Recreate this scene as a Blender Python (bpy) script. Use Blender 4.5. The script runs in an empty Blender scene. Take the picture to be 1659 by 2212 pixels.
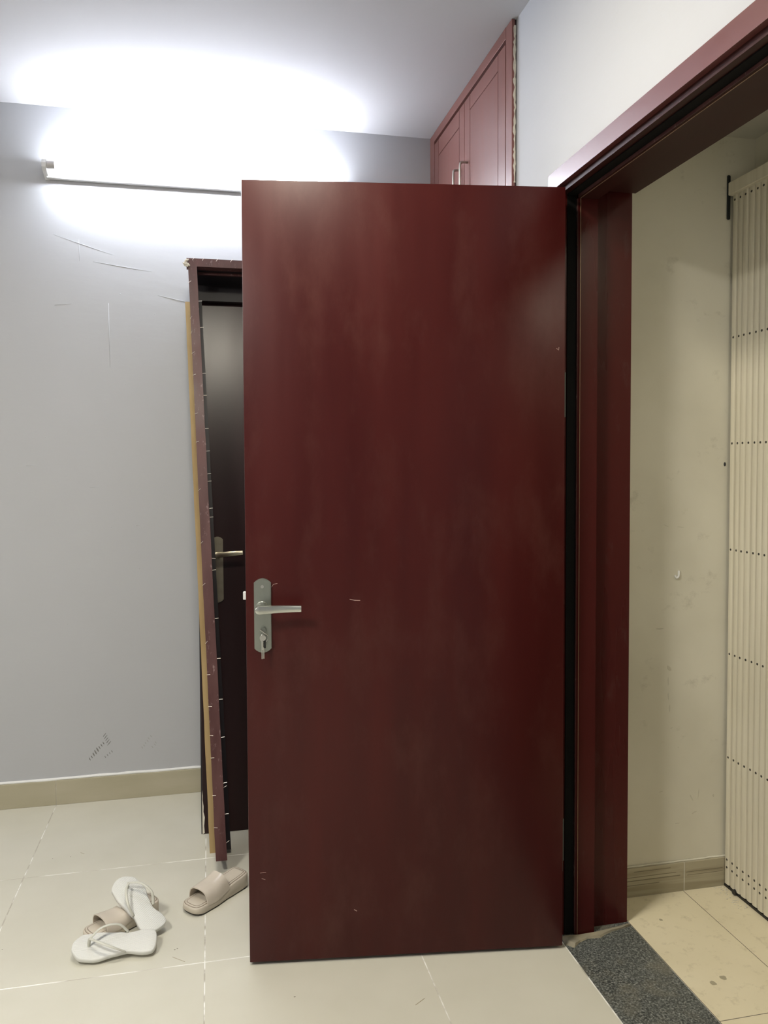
import bpy, bmesh, math, random
from mathutils import Vector, Matrix, Euler
random.seed(7)
PI = math.pi
SC = bpy.context.scene
COL = SC.collection

# ------------------------------------------------------------------ camera
cam_d = bpy.data.cameras.new('camera'); cam = bpy.data.objects.new('camera', cam_d); COL.objects.link(cam)
F, CY = 1717.0, 1067.42
PITCH, YAW, ROLL, CAMZ = -0.0384, 0.2158, -0.0045, 1.392
fw = Vector((math.sin(YAW)*math.cos(PITCH), math.cos(YAW)*math.cos(PITCH), math.sin(PITCH)))
rt = Vector((math.cos(YAW), -math.sin(YAW), 0)); up = rt.cross(fw)
r2 = rt*math.cos(ROLL)+up*math.sin(ROLL); u2 = -rt*math.sin(ROLL)+up*math.cos(ROLL)
cam.matrix_world = Matrix(((r2.x, u2.x, -fw.x, 0), (r2.y, u2.y, -fw.y, 0), (r2.z, u2.z, -fw.z, CAMZ), (0, 0, 0, 1)))
cam_d.sensor_fit = 'HORIZONTAL'; cam_d.sensor_width = 36.0
cam_d.lens = F/1659*36.0
cam_d.shift_x = 0.0; cam_d.shift_y = -(1106-CY)/1659
cam_d.clip_start = 0.02
SC.camera = cam

# ------------------------------------------------------------------ world / exposure
w = bpy.data.worlds.new('world'); SC.world = w; w.use_nodes = True
w.node_tree.nodes['Background'].inputs[0].default_value = (0.5, 0.5, 0.55, 1)
w.node_tree.nodes['Background'].inputs[1].default_value = 0.05
vs = SC.view_settings
vs.view_transform = 'Standard'; vs.look = 'None'; vs.gamma = 1.0; vs.use_curve_mapping = False
vs.exposure = 0.0
TUBE_STRENGTH = 130.0
TUBE_COLOR = (0.86, 0.91, 1.0)
LAMP_STRENGTH = 112.0
LAMP_COLOR = (1.0, 0.93, 0.78)
REAR_FILL_STRENGTH = 126.0
CORRIDOR_FILL_STRENGTH = 66.0
CORRIDOR_FILL_COLOR = (1.0, 0.94, 0.76)
REAR_FILL_COLOR = (1.0, 0.965, 0.89)

# ------------------------------------------------------------------ materials
def nodes(m):
    return m.node_tree.nodes, m.node_tree.links
def mat(name, color, rough=0.5, metal=0.0, var=0.0, vscale=(6, 6, 6), bump=0.0, bscale=60.0, bstretch=(1, 1, 1),
        spec=0.5, color2=None, rvar=0.0, coat=0.0, detail=4.0, ramp=(0.18, 0.82)):
    m = bpy.data.materials.new(name); m.use_nodes = True
    N, L = nodes(m); b = N['Principled BSDF']
    b.inputs['Roughness'].default_value = rough; b.inputs['Metallic'].default_value = metal
    b.inputs['Specular IOR Level'].default_value = spec
    b.inputs['Coat Weight'].default_value = coat; b.inputs['Coat Roughness'].default_value = 0.12
    b.inputs['Base Color'].default_value = (*color, 1)
    tc = N.new('ShaderNodeTexCoord')
    if var > 0 or color2 or rvar > 0:
        mp = N.new('ShaderNodeMapping'); mp.inputs['Scale'].default_value = vscale
        nz = N.new('ShaderNodeTexNoise'); nz.inputs['Scale'].default_value = 1.0; nz.inputs['Detail'].default_value = detail
        L.new(tc.outputs['Object'], mp.inputs['Vector']); L.new(mp.outputs[0], nz.inputs['Vector'])
        cr = N.new('ShaderNodeValToRGB')
        c1 = tuple(c*(1-var) for c in color); c2 = color2 or tuple(min(1, c*(1+var)) for c in color)
        if color2: c1 = color
        cr.color_ramp.elements[0].position = ramp[0]; cr.color_ramp.elements[1].position = ramp[1]
        cr.color_ramp.elements[0].color = (*c1, 1); cr.color_ramp.elements[1].color = (*c2, 1)
        L.new(nz.outputs['Fac'], cr.inputs['Fac']); L.new(cr.outputs['Color'], b.inputs['Base Color'])
        if rvar > 0:
            mr = N.new('ShaderNodeMapRange'); mr.inputs['From Min'].default_value = 0.3; mr.inputs['From Max'].default_value = 0.7
            mr.inputs['To Min'].default_value = max(0.02, rough-rvar); mr.inputs['To Max'].default_value = rough+rvar
            L.new(nz.outputs['Fac'], mr.inputs['Value']); L.new(mr.outputs[0], b.inputs['Roughness'])
    if bump > 0:
        mp2 = N.new('ShaderNodeMapping'); mp2.inputs['Scale'].default_value = bstretch
        n2 = N.new('ShaderNodeTexNoise'); n2.inputs['Scale'].default_value = bscale; n2.inputs['Detail'].default_value = 3
        L.new(tc.outputs['Object'], mp2.inputs['Vector']); L.new(mp2.outputs[0], n2.inputs['Vector'])
        bp = N.new('ShaderNodeBump'); bp.inputs['Strength'].default_value = bump; bp.inputs['Distance'].default_value = 0.002
        L.new(n2.outputs['Fac'], bp.inputs['Height']); L.new(bp.outputs[0], b.inputs['Normal'])
    return m
def emit(name, color, strength):
    m = bpy.data.materials.new(name); m.use_nodes = True
    N, L = nodes(m); b = N['Principled BSDF']
    b.inputs['Base Color'].default_value = (0.9, 0.9, 0.9, 1)
    b.inputs['Emission Color'].default_value = (*color, 1); b.inputs['Emission Strength'].default_value = strength
    return m

M = {}
M['wall'] = mat('painted_plaster', (0.52, 0.53, 0.56), 0.75, var=0.03, vscale=(1.5, 1.5, 1.5), bump=0.35, bscale=9, bstretch=(1, 1, 3), spec=0.25)
M['wall_grey'] = mat('grey_painted_plaster', (0.47, 0.477, 0.497), 0.75, var=0.03, vscale=(1.5, 1.5, 1.5), bump=0.35, bscale=9, bstretch=(1, 1, 3), spec=0.25)
M['ceiling'] = mat('ceiling_plaster', (0.56, 0.555, 0.572), 0.8, bump=0.2, bscale=8, spec=0.2)
M['corridor_wall'] = mat('aged_corridor_plaster', (0.64, 0.61, 0.505), 0.8, color2=(0.72, 0.69, 0.585), vscale=(3, 3, 2.5), bump=0.5, bscale=14, spec=0.2, ramp=(0.3, 0.6))
M['corridor_ceiling'] = mat('corridor_ceiling_plaster', (0.55, 0.53, 0.46), 0.85, var=0.04, spec=0.2)
M['tile'] = mat('polished_cream_tile', (0.615, 0.595, 0.500), 0.24, color2=(0.67, 0.65, 0.56), vscale=(5, 5, 5), bump=0.04, bscale=25, detail=3)
M['ctile'] = mat('dusty_cream_tile', (0.68, 0.61, 0.43), 0.42, color2=(0.76, 0.685, 0.50), vscale=(6, 6, 6), bump=0.1, bscale=60, rvar=0.08, detail=8)
M['grout'] = mat('white_grout', (0.86, 0.85, 0.80), 0.9, color2=(0.45, 0.42, 0.35), vscale=(7, 16, 7), ramp=(0.44, 0.60))
M['skirting'] = mat('beige_skirting_tile', (0.40, 0.365, 0.255), 0.3, color2=(0.46, 0.42, 0.31), vscale=(3, 3, 14), ramp=(0.3, 0.7))
M['cskirting'] = mat('grimy_skirting_tile', (0.30, 0.265, 0.18), 0.45, color2=(0.40, 0.36, 0.26), vscale=(3, 3, 60), ramp=(0.35, 0.55))
M['bead'] = mat('white_paint_bead', (0.82, 0.82, 0.80), 0.7, bump=0.5, bscale=40)
M['mahogany'] = mat('red_mahogany_veneer', (0.036, 0.0040, 0.0042), 0.34, color2=(0.062, 0.0075, 0.0062), vscale=(9, 9, 0.9), bump=0.03, bscale=30, bstretch=(1, 1, 0.05), rvar=0.05, detail=4, spec=0.26)
M['mahogany_frame'] = mat('red_mahogany_frame', (0.046, 0.0060, 0.0062), 0.28, color2=(0.066, 0.0095, 0.0085), vscale=(10, 10, 1), bump=0.04, bscale=30, bstretch=(1, 1, 0.05), rvar=0.04, spec=0.2)
M['architrave'] = mat('satin_mahogany_architrave', (0.12, 0.036, 0.034), 0.36, color2=(0.15, 0.048, 0.044), vscale=(10, 1, 10), rvar=0.03, spec=0.75)
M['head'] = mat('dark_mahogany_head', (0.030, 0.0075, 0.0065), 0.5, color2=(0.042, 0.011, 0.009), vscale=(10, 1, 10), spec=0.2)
M['cabinet'] = mat('satin_mahogany_cabinet', (0.175, 0.068, 0.057), 0.36, color2=(0.225, 0.092, 0.077), vscale=(25, 25, 1.6), rvar=0.04, bump=0.03)
M['cabinet_groove'] = mat('dark_groove', (0.035, 0.010, 0.009), 0.5)
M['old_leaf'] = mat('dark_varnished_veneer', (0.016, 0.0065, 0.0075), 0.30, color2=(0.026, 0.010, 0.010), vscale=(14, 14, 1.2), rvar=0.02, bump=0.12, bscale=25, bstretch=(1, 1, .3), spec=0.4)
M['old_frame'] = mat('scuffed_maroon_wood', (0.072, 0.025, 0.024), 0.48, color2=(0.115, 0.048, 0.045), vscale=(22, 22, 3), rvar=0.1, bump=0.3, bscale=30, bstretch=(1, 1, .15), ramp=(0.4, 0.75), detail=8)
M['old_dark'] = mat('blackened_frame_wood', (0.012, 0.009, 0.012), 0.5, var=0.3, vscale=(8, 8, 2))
M['raw_wood'] = mat('raw_pine_edge', (0.34, 0.225, 0.095), 0.75, color2=(0.46, 0.33, 0.155), vscale=(18, 18, 2), bump=0.4, bscale=30, bstretch=(1, 1, .15))
M['chip'] = mat('broken_plaster', (0.70, 0.66, 0.56), 0.9, var=0.15, vscale=(60, 60, 60), bump=0.6, bscale=120)
M['steel'] = mat('brushed_nickel', (0.56, 0.57, 0.53), 0.30, 1.0, bump=0.05, bscale=150, bstretch=(1, 1, 0.05))
M['plate'] = mat('satin_nickel_plate', (0.37, 0.39, 0.345), 0.36, 1.0, bump=0.04, bscale=160)
M['old_steel'] = mat('tarnished_nickel', (0.36, 0.33, 0.25), 0.33, 1.0, var=0.12, vscale=(40, 40, 40))
M['chrome'] = mat('polished_key_metal', (0.75, 0.74, 0.70), 0.16, 1.0)
M['black_plastic'] = mat('black_plastic', (0.012, 0.012, 0.012), 0.4)
M['hinge'] = mat('grey_hinge_metal', (0.10, 0.125, 0.115), 0.5, 0.6)
M['dull_black'] = mat('dull_black_finish', (0.005, 0.005, 0.005), 0.8, spec=0.15)  # plain black for the rebate strips and hinge screws
M['bronze'] = mat('thin_bronze_edge', (0.36, 0.24, 0.15), 0.35, 0.3)
M['nail'] = mat('pale_staple_metal', (0.80, 0.72, 0.64), 0.35, 0.6)
M['white_metal'] = mat('white_enamel_metal', (0.72, 0.72, 0.71), 0.45)
M['cap'] = mat('grey_lamp_cap', (0.50, 0.48, 0.47), 0.4, 0.2)
M['dark_slot'] = mat('dark_slot', (0.03, 0.03, 0.035), 0.6)
M['tube'] = emit('glowing_tube', TUBE_COLOR, TUBE_STRENGTH)
M['lamp'] = emit('glowing_lamp_panel', LAMP_COLOR, LAMP_STRENGTH)
M['corridor_fill'] = emit('corridor_fill_panel', CORRIDOR_FILL_COLOR, CORRIDOR_FILL_STRENGTH)  # added fill that lifts the corridor, no known lamp
M['rear_fill'] = emit('rear_fill_panel', REAR_FILL_COLOR, REAR_FILL_STRENGTH)  # added unseen fill that brightens floor, walls and door, no known lamp
M['gate'] = mat('cream_gate_enamel', (0.60, 0.555, 0.43), 0.42, color2=(0.68, 0.635, 0.51), vscale=(60, 60, 2.0), bump=0.1, bscale=40, ramp=(0.3, 0.6))
M['rivet'] = mat('dark_rivet', (0.045, 0.04, 0.032), 0.5, 0.3)
M['bracket'] = mat('black_iron_bracket', (0.015, 0.018, 0.018), 0.5, 0.3)
M['white_rubber'] = mat('white_rubber_sole', (0.70, 0.70, 0.665), 0.55, bump=0.1, bscale=200)
M['thong'] = mat('pale_thong_strap', (0.60, 0.595, 0.52), 0.35)
M['nude'] = mat('nude_beige_foam', (0.575, 0.515, 0.425), 0.45, var=0.04, vscale=(12, 12, 12))
M['nude_strap'] = mat('glossy_nude_strap', (0.61, 0.545, 0.46), 0.24, var=0.05, vscale=(20, 20, 20), bump=0.1, bscale=30)
M['nude_dark'] = mat('beige_welt_groove', (0.26, 0.21, 0.16), 0.6)
M['outsole'] = mat('dark_outsole', (0.05, 0.045, 0.04), 0.7)
M['scuff'] = mat('grey_scuff_dust', (0.20, 0.195, 0.185), 0.9)
M['dirt'] = mat('brown_dirt', (0.14, 0.12, 0.09), 0.9)
M['streak'] = mat('faded_dirt_streak', (0.20, 0.175, 0.12), 0.9)
M['scratch'] = mat('pale_scratch', (0.42, 0.28, 0.25), 0.6)
M['cement'] = mat('cement_smear', (0.22, 0.205, 0.16), 0.9, color2=(0.34, 0.29, 0.19), vscale=(30, 30, 30), bump=0.8, bscale=80)
M['screw'] = mat('screw_steel', (0.62, 0.62, 0.58), 0.3, 1.0)

def speckle(m, col, scale, lo, hi):
    N, L = nodes(m); b = N['Principled BSDF']; tc = N.new('ShaderNodeTexCoord')
    mp = N.new('ShaderNodeMapping'); mp.inputs['Scale'].default_value = scale
    nz = N.new('ShaderNodeTexNoise'); nz.inputs['Scale'].default_value = 1; nz.inputs['Detail'].default_value = 6; nz.inputs['Roughness'].default_value = 0.7
    L.new(tc.outputs['Object'], mp.inputs['Vector']); L.new(mp.outputs[0], nz.inputs['Vector'])
    cr = N.new('ShaderNodeValToRGB'); cr.color_ramp.elements[0].position = lo; cr.color_ramp.elements[1].position = hi
    L.new(nz.outputs['Fac'], cr.inputs['Fac'])
    mx = N.new('ShaderNodeMixRGB'); mx.inputs['Color2'].default_value = (*col, 1)
    src = b.inputs['Base Color'].links[0].from_socket
    L.new(src, mx.inputs['Color1']); L.new(cr.outputs['Color'], mx.inputs['Fac']); L.new(mx.outputs[0], b.inputs['Base Color'])
speckle(M['old_frame'], (0.30, 0.21, 0.20), (70, 70, 25), 0.60, 0.74)
speckle(M['mahogany_frame'], (0.075, 0.028, 0.025), (22, 22, 9), 0.58, 0.80)
speckle(M['mahogany'], (0.070, 0.020, 0.016), (7, 7, 3), 0.50, 0.80)
speckle(M['ctile'], (0.50, 0.44, 0.30), (28, 28, 28), 0.55, 0.78)
speckle(M['corridor_wall'], (0.45, 0.425, 0.34), (9, 9, 12), 0.60, 0.85)

# ribbed white sole: fine lengthwise ribs as relief
def ribbed():
    m = mat('ribbed_white_footbed', (0.72, 0.72, 0.685), 0.6)
    N, L = nodes(m); b = N['Principled BSDF']; tc = N.new('ShaderNodeTexCoord')
    wv = N.new('ShaderNodeTexWave'); wv.bands_direction = 'Y'; wv.inputs['Scale'].default_value = 75; wv.inputs['Distortion'].default_value = 0.3
    wv2 = N.new('ShaderNodeTexWave'); wv2.bands_direction = 'X'; wv2.inputs['Scale'].default_value = 60
    ad = N.new('ShaderNodeMath'); ad.operation = 'MULTIPLY_ADD'; ad.inputs[1].default_value = 0.3
    L.new(tc.outputs['Object'], wv.inputs['Vector']); L.new(tc.outputs['Object'], wv2.inputs['Vector'])
    L.new(wv2.outputs['Fac'], ad.inputs[0]); L.new(wv.outputs['Fac'], ad.inputs[2])
    bp = N.new('ShaderNodeBump'); bp.inputs['Strength'].default_value = 0.5; bp.inputs['Distance'].default_value = 0.0015
    L.new(ad.outputs[0], bp.inputs['Height']); L.new(bp.outputs[0], b.inputs['Normal'])
    return m
M['ribbed'] = ribbed()

def granite():
    m = bpy.data.materials.new('speckled_black_granite'); m.use_nodes = True
    N, L = nodes(m); b = N['Principled BSDF']; tc = N.new('ShaderNodeTexCoord')
    n1 = N.new('ShaderNodeTexNoise'); n1.inputs['Scale'].default_value = 190; n1.inputs['Detail'].default_value = 6; n1.inputs['Roughness'].default_value = 0.75
    n2 = N.new('ShaderNodeTexNoise'); n2.inputs['Scale'].default_value = 9; n2.inputs['Detail'].default_value = 4
    L.new(tc.outputs['Object'], n1.inputs['Vector']); L.new(tc.outputs['Object'], n2.inputs['Vector'])
    c1 = N.new('ShaderNodeValToRGB'); e = c1.color_ramp.elements
    e[0].position = 0.40; e[0].color = (0.018, 0.021, 0.020, 1); e[1].position = 0.66; e[1].color = (0.34, 0.35, 0.32, 1)
    x = c1.color_ramp.elements.new(0.52); x.color = (0.10, 0.108, 0.10, 1)
    L.new(n1.outputs['Fac'], c1.inputs['Fac'])
    c2 = N.new('ShaderNodeValToRGB'); c2.color_ramp.elements[0].position = 0.52; c2.color_ramp.elements[1].position = 0.85
    L.new(n2.outputs['Fac'], c2.inputs['Fac'])
    mx = N.new('ShaderNodeMixRGB'); mx.inputs['Color2'].default_value = (0.19, 0.175, 0.13, 1)
    L.new(c2.outputs['Color'], mx.inputs['Fac']); L.new(c1.outputs['Color'], mx.inputs['Color1'])
    L.new(mx.outputs[0], b.inputs['Base Color']); b.inputs['Roughness'].default_value = 0.55
    bp = N.new('ShaderNodeBump'); bp.inputs['Strength'].default_value = 0.3; bp.inputs['Distance'].default_value = 0.001
    L.new(n1.outputs['Fac'], bp.inputs['Height']); L.new(bp.outputs[0], b.inputs['Normal'])
    return m
M['granite'] = granite()

# ------------------------------------------------------------------ mesh helpers
def obj(name, bm, m, parent=None, smooth=False, auto=None):
    bmesh.ops.recalc_face_normals(bm, faces=bm.faces)
    me = bpy.data.meshes.new(name); bm.to_mesh(me); bm.free()
    me.materials.append(m)
    if smooth:
        for p in me.polygons: p.use_smooth = True
        if auto is not None:
            try: me.set_sharp_from_angle(angle=auto)
            except Exception: pass
    o = bpy.data.objects.new(name, me); COL.objects.link(o)
    if parent: o.parent = parent
    return o
def inst(name, me, parent, loc=(0, 0, 0), rot=(0, 0, 0), scale=(1, 1, 1)):
    o = bpy.data.objects.new(name, me); COL.objects.link(o); o.parent = parent
    o.location = loc; o.rotation_euler = rot; o.scale = scale
    return o
def tag(o, label=None, cat=None, group=None, kind=None):
    if label: o['label'] = label
    if cat: o['category'] = cat
    if group: o['group'] = group
    if kind: o['kind'] = kind
    return o
def thing(name, label, cat, loc=(0, 0, 0), rot=(0, 0, 0), group=None, kind=None):
    o = bpy.data.objects.new(name, None); COL.objects.link(o); o.empty_display_size = 0.05
    o.location = loc; o.rotation_euler = rot
    return tag(o, label, cat, group, kind)
def box(bm, x0, x1, y0, y1, z0, z1, bev=0.0, seg=1):
    r = bmesh.ops.create_cube(bm, size=1.0)
    vs_ = r['verts']
    for v in vs_:
        v.co = Vector((x0+(v.co.x+.5)*(x1-x0), y0+(v.co.y+.5)*(y1-y0), z0+(v.co.z+.5)*(z1-z0)))
    if bev > 0:
        es = set(e for v in vs_ for e in v.link_edges)
        bmesh.ops.bevel(bm, geom=list(es), offset=bev, segments=seg, affect='EDGES', profile=0.6)
    return bm
def bx(*a, **k):
    return box(bmesh.new(), *a, **k)
def hull8(bm, bot, top):
    """prism between two quads of corner points (same order)"""
    b = [bm.verts.new(p) for p in bot]; t = [bm.verts.new(p) for p in top]
    bm.faces.new(b); bm.faces.new(t[::-1]); n = len(b)
    for i in range(n): bm.faces.new((b[i], b[(i+1) % n], t[(i+1) % n], t[i]))
    return bm
def prism(bm, pts, axis, a, b_):
    """extrude 2D polygon pts along axis between a and b_"""
    def P(u, v, w_):
        return {'x': (w_, u, v), 'y': (u, w_, v), 'z': (u, v, w_)}[axis]
    return hull8(bm, [P(u, v, a) for u, v in pts], [P(u, v, b_) for u, v in pts])
def cyl(bm, c, axis, r, h, n=20, r2=None, bev=0):
    """cylinder from c along axis (Vector) length h"""
    axis = Vector(axis).normalized()
    q = Vector((0, 0, 1)).rotation_difference(axis).to_matrix().to_4x4()
    mt = Matrix.Translation(Vector(c)+axis*h/2) @ q
    bmesh.ops.create_cone(bm, cap_ends=True, segments=n, radius1=r, radius2=r if r2 is None else r2, depth=h, matrix=mt)
    return bm
def sweep(bm, pts, ra, rb=None, n=8, upv=(0, 0, 1), closed=False, caps=True):
    """tube of elliptical section along a polyline; ra sideways, rb along 'up'"""
    rb = rb or ra; P = [Vector(p) for p in pts]; rings = []
    N_ = len(P)
    for i, p in enumerate(P):
        if closed: t = P[(i+1) % N_]-P[i-1]
        else: t = P[min(i+1, N_-1)]-P[max(i-1, 0)]
        t.normalize(); u = Vector(upv); s = t.cross(u)
        if s.length < 1e-4: s = t.cross(Vector((0, 1, 0)))
        s.normalize(); u = s.cross(t)
        A = ra[i] if isinstance(ra, (list, tuple)) else ra; B = rb[i] if isinstance(rb, (list, tuple)) else rb
        rings.append([bm.verts.new(p+s*A*math.cos(2*PI*k/n)+u*B*math.sin(2*PI*k/n)) for k in range(n)])
    m_ = N_ if closed else N_-1
    for i in range(m_):
        a, b = rings[i], rings[(i+1) % N_]
        for k in range(n): bm.faces.new((a[k], a[(k+1) % n], b[(k+1) % n], b[k]))
    if caps and not closed:
        bm.faces.new(rings[0]); bm.faces.new(rings[-1])
    return bm
def curve3(pts, n=8):
    """Catmull-Rom through points"""
    P = [Vector(p) for p in pts]; out = []
    for i in range(len(P)-1):
        p0 = P[max(i-1, 0)]; p1 = P[i]; p2 = P[i+1]; p3 = P[min(i+2, len(P)-1)]
        for k in range(n):
            t = k/n
            out.append(0.5*((2*p1)+(p2-p0)*t+(2*p0-5*p1+4*p2-p3)*t*t+(3*p1-p0-3*p2+p3)*t**3))
    out.append(P[-1]); return out

# ------------------------------------------------------------------ dimensions (metres)
XR = 0.984        # room face of the right wall
XO = 1.220        # corridor face of the right wall
YB = 3.430        # back wall
ZC = 2.820        # ceiling
XL, YF = -2.45, -2.6
YJ = 2.160        # far side of the doorway hole in the wall
YN = 1.170        # near side of the doorway hole
ZH = 2.185        # top of the doorway hole
XC = 1.725        # corridor far side
YC = 2.277        # corridor end wall
ZCC = 2.427       # corridor ceiling

# ------------------------------------------------------------------ room shell
o = obj('wall_back', bx(XL-.12, XO, YB, YB+.12, -.05, ZC+.1), M['wall_grey']); tag(o, 'grey painted wall behind the tube light', 'wall', kind='structure')
wall_back = o
b_ = bmesh.new()
box(b_, XR, XO, YJ, YB, -.05, ZC+.1); box(b_, XR, XO, YN, YJ, ZH, ZC+.1); box(b_, XR, XO, YF, YN, -.05, ZC+.1)
o = obj('wall_right', b_, M['wall']); tag(o, 'bright white wall above the mahogany doorway', 'wall', kind='structure')
o = obj('wall_left', bx(XL-.12, XL, YF, YB, -.05, ZC+.1), M['wall']); tag(o, 'plain painted wall on the left side of the room', 'wall', kind='structure')
o = obj('wall_front', bx(XL-.12, XO, YF-.12, YF, -.05, ZC+.1), M['wall']); tag(o, 'plain painted wall behind the viewer', 'wall', kind='structure')
o = obj('ceiling', bx(XL, XR, YF, YB, ZC, ZC+.1), M['ceiling']); tag(o, 'white plaster ceiling of the room', 'ceiling', kind='structure')
# corridor
o = obj('wall_corridor_end', bx(XO, XC+.12, YC, YC+.1, -.05, ZCC+.1), M['corridor_wall']); wall_ce = o
tag(o, 'stained beige wall at the end of the corridor beside the gate', 'wall', kind='structure')
o = obj('wall_corridor_side', bx(XC, XC+.1, -.6, YC, -.05, ZCC+.1), M['corridor_wall']); tag(o, 'dim corridor wall above and behind the folding gate', 'wall', kind='structure')
o = obj('wall_corridor_near', bx(XO, XC+.1, -.7, -.6, -.05, ZCC+.1), M['corridor_wall']); tag(o, 'plain corridor wall at the near end', 'wall', kind='structure')
o = obj('ceiling_corridor', bx(XO, XC, -.6, YC, ZCC, ZCC+.1), M['corridor_ceiling']); tag(o, 'low dim ceiling of the corridor', 'ceiling', kind='structure')

# floor: grout bed with single tiles
TH = 0.010
floor = obj('floor', bx(XL, XC+.05, YF, YB, -.05, -0.0004), M['grout']); tag(floor, 'cream tiled floor with pale grout joints', 'floor', kind='structure')
def tile(x0, x1, y0, y1, m, name='floor_tile', g=0.0013):
    if x1-x0 < .02 or y1-y0 < .02: return
    x0 += g; x1 -= g; y0 += g; y1 -= g
    b = bmesh.new(); v = [b.verts.new(p) for p in ((x0, y0, -TH), (x1, y0, -TH), (x1, y1, -TH), (x0, y1, -TH))]
    e = .0008
    v2 = [b.verts.new(p) for p in ((x0, y0, -e), (x1, y0, -e), (x1, y1, -e), (x0, y1, -e))]
    v3 = [b.verts.new(p) for p in ((x0+e, y0+e, 0), (x1-e, y0+e, 0), (x1-e, y1-e, 0), (x0+e, y1-e, 0))]
    for A, B in ((v, v2), (v2, v3)):
        for i in range(4): b.faces.new((A[i], A[(i+1) % 4], B[(i+1) % 4], B[i]))
    b.faces.new(v3); b.faces.new(v[::-1])
    return obj(name, b, m, floor)
xs = [XL] + [-.0305+.6*k for k in range(-4, 2) if -.0305+.6*k > XL+.02] + [XR]
ys = [YF] + [2.831+.6*k for k in range(-9, 1) if 2.831+.6*k > YF+.02] + [YB]
for i in range(len(xs)-1):
    for j in range(len(ys)-1):
        tile(xs[i], xs[i+1], ys[j], ys[j+1], M['tile'])
obj('grout_bed', bx(1.2225, XC, -.6, YC, -.012, -.0003), M['dirt'], floor)['label'] = 'dark corridor grout'
xs = [1.2235, 1.487, XC]
ys = [-.6, -.0945, .5055, 1.1055, 1.7055, YC]
for i in range(2):
    for j in range(len(ys)-1):
        tile(xs[i], xs[i+1], ys[j], ys[j+1], M['ctile'], g=.0006)

# doorway sill of speckled granite
o = obj('trim_1', bx(XR+.002, 1.221, 1.12, 2.157, -.02, .0012, bev=.0008), M['granite']); tag(o, 'speckled black granite sill across the doorway floor', 'door sill', kind='structure')

# skirting
bb = tag(obj('baseboard_back', bx(XL, XR, YB-.0098, YB, 0, .100), M['grout']), 'beige tile skirting along the back wall under the tube light', 'skirting', kind='structure')
xj = [XL, -1.8305, -1.2305, -.6305, -.0305, .5695, XR]
for i in range(len(xj)-1):
    obj('skirting_tile', bx(xj[i]+.001, xj[i+1]-.001, YB-.011, YB-.003, .0005, .101, bev=.001), M['skirting'], bb)
def bead_mesh(x0, x1, y, z, r, seed, n=90):
    rr = random.Random(seed); pts = []; ra = []; rb = []
    a = 0
    for i in range(n+1):
        a = 0.7*a+0.3*rr.uniform(-1, 1)
        pts.append((x0+(x1-x0)*i/n, y, z+a*r*.5)); ra.append(r*(.8+.5*rr.random()*.5)); rb.append(r*(.75+.6*abs(a)))
    b = bmesh.new(); return sweep(b, pts, ra, rb, n=6)
obj('paint_bead', bead_mesh(XL, XR-.001, YB-.002, .1050, .0078, 3), M['bead'], bb, smooth=True)
bl = tag(obj('baseboard_left', bx(XL, XL+.011, YF, YB-.011, 0, .101), M['skirting']), 'beige tile skirting on the left wall', 'skirting', kind='structure')
br = tag(obj('baseboard_right', bx(XR-.011, XR, 2.20, YB-.011, 0, .101), M['skirting']), 'beige tile skirting on the right wall behind the open door', 'skirting', kind='structure')
bc = tag(obj('baseboard_corridor', bx(XO+.001, XC, YC-.0102, YC, 0, .093), M['grout']), 'grimy beige tile skirting on the corridor end wall', 'skirting', kind='structure')
obj('skirting_tile', bx(XO+.001, 1.4885, YC-.011, YC-.0025, .0005, .094, bev=.001), M['cskirting'], bc)
obj('skirting_tile', bx(1.4905, XC, YC-.011, YC-.0025, .0005, .094, bev=.001), M['cskirting'], bc)
obj('paint_bead', bead_mesh(XO+.002, XC, YC-.003, .096, .0035, 5, 40), M['corridor_wall'], bc, smooth=True)
b = bmesh.new(); rr = random.Random(4)
for (x0, x1, z0, z1) in ((1.235, 1.46, .064, .066), (1.27, 1.475, .052, .055), (1.24, 1.40, .038, .040), (1.31, 1.44, .081, .083), (1.495, 1.63, .060, .062), (1.50, 1.63, .050, .0515)):
    box(b, x0, x1, YC-.0113, YC-.0109, z0, z1)
tag(obj('dirt_streaks', b, M['streak'], bc), 'dark horizontal dirt streaks', kind='stuff')

# ------------------------------------------------------------------ marks on walls (flat, real stains)
def wall_blobs(name, parent, m, items, axis_y, sign=-1, kind='stuff', label=None):
    b = bmesh.new(); rr = random.Random(11)
    for (x, z, w_, h, a) in items:
        n = 9; c, s = math.cos(a), math.sin(a); vs1 = []; vs2 = []
        for k in range(n):
            t = 2*PI*k/n; r = .75+.4*rr.random(); u = w_/2*math.cos(t)*r; v = h/2*math.sin(t)*r
            vs1.append((x+u*c-v*s, axis_y, z+u*s+v*c)); vs2.append((x+u*c*.8-v*s*.8, axis_y+sign*.0004, z+u*s*.8+v*c*.8))
        A = [b.verts.new(p) for p in vs1]; B = [b.verts.new(p) for p in vs2]; b.faces.new(B)
        for k in range(n): b.faces.new((A[k], A[(k+1) % n], B[(k+1) % n], B[k]))
    o = obj(name, b, m, parent); o['kind'] = kind
    if label: o['label'] = label
    return o
it = []
for k in range(8):      # sole print, dark
    it.append((-.499+.0078*k, .176+.0090*k, .0040+.0016*(k in (2, 3, 4)), .015+.007*(k in (2, 3, 4)), 0.45))
for k in range(5): it.append((-.440+.0045*k, .272-.009*k, .022, .0034, 0.9))
for k in range(4): it.append((-.438+.009*k, .180+.007*k, .0030, .011, 0.5))
wall_blobs('scuff_marks', wall_back, M['scuff'], it, YB-.0002, label='grey ribbed shoe prints low on the wall')
it = [(-.290+.007*k+.002*math.sin(k*3), .207+.009*(k % 6), .0030, .012, .6) for k in range(9)]
M['scuff2'] = mat('faint_scuff_dust', (0.36, 0.355, 0.345), 0.9)
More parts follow.
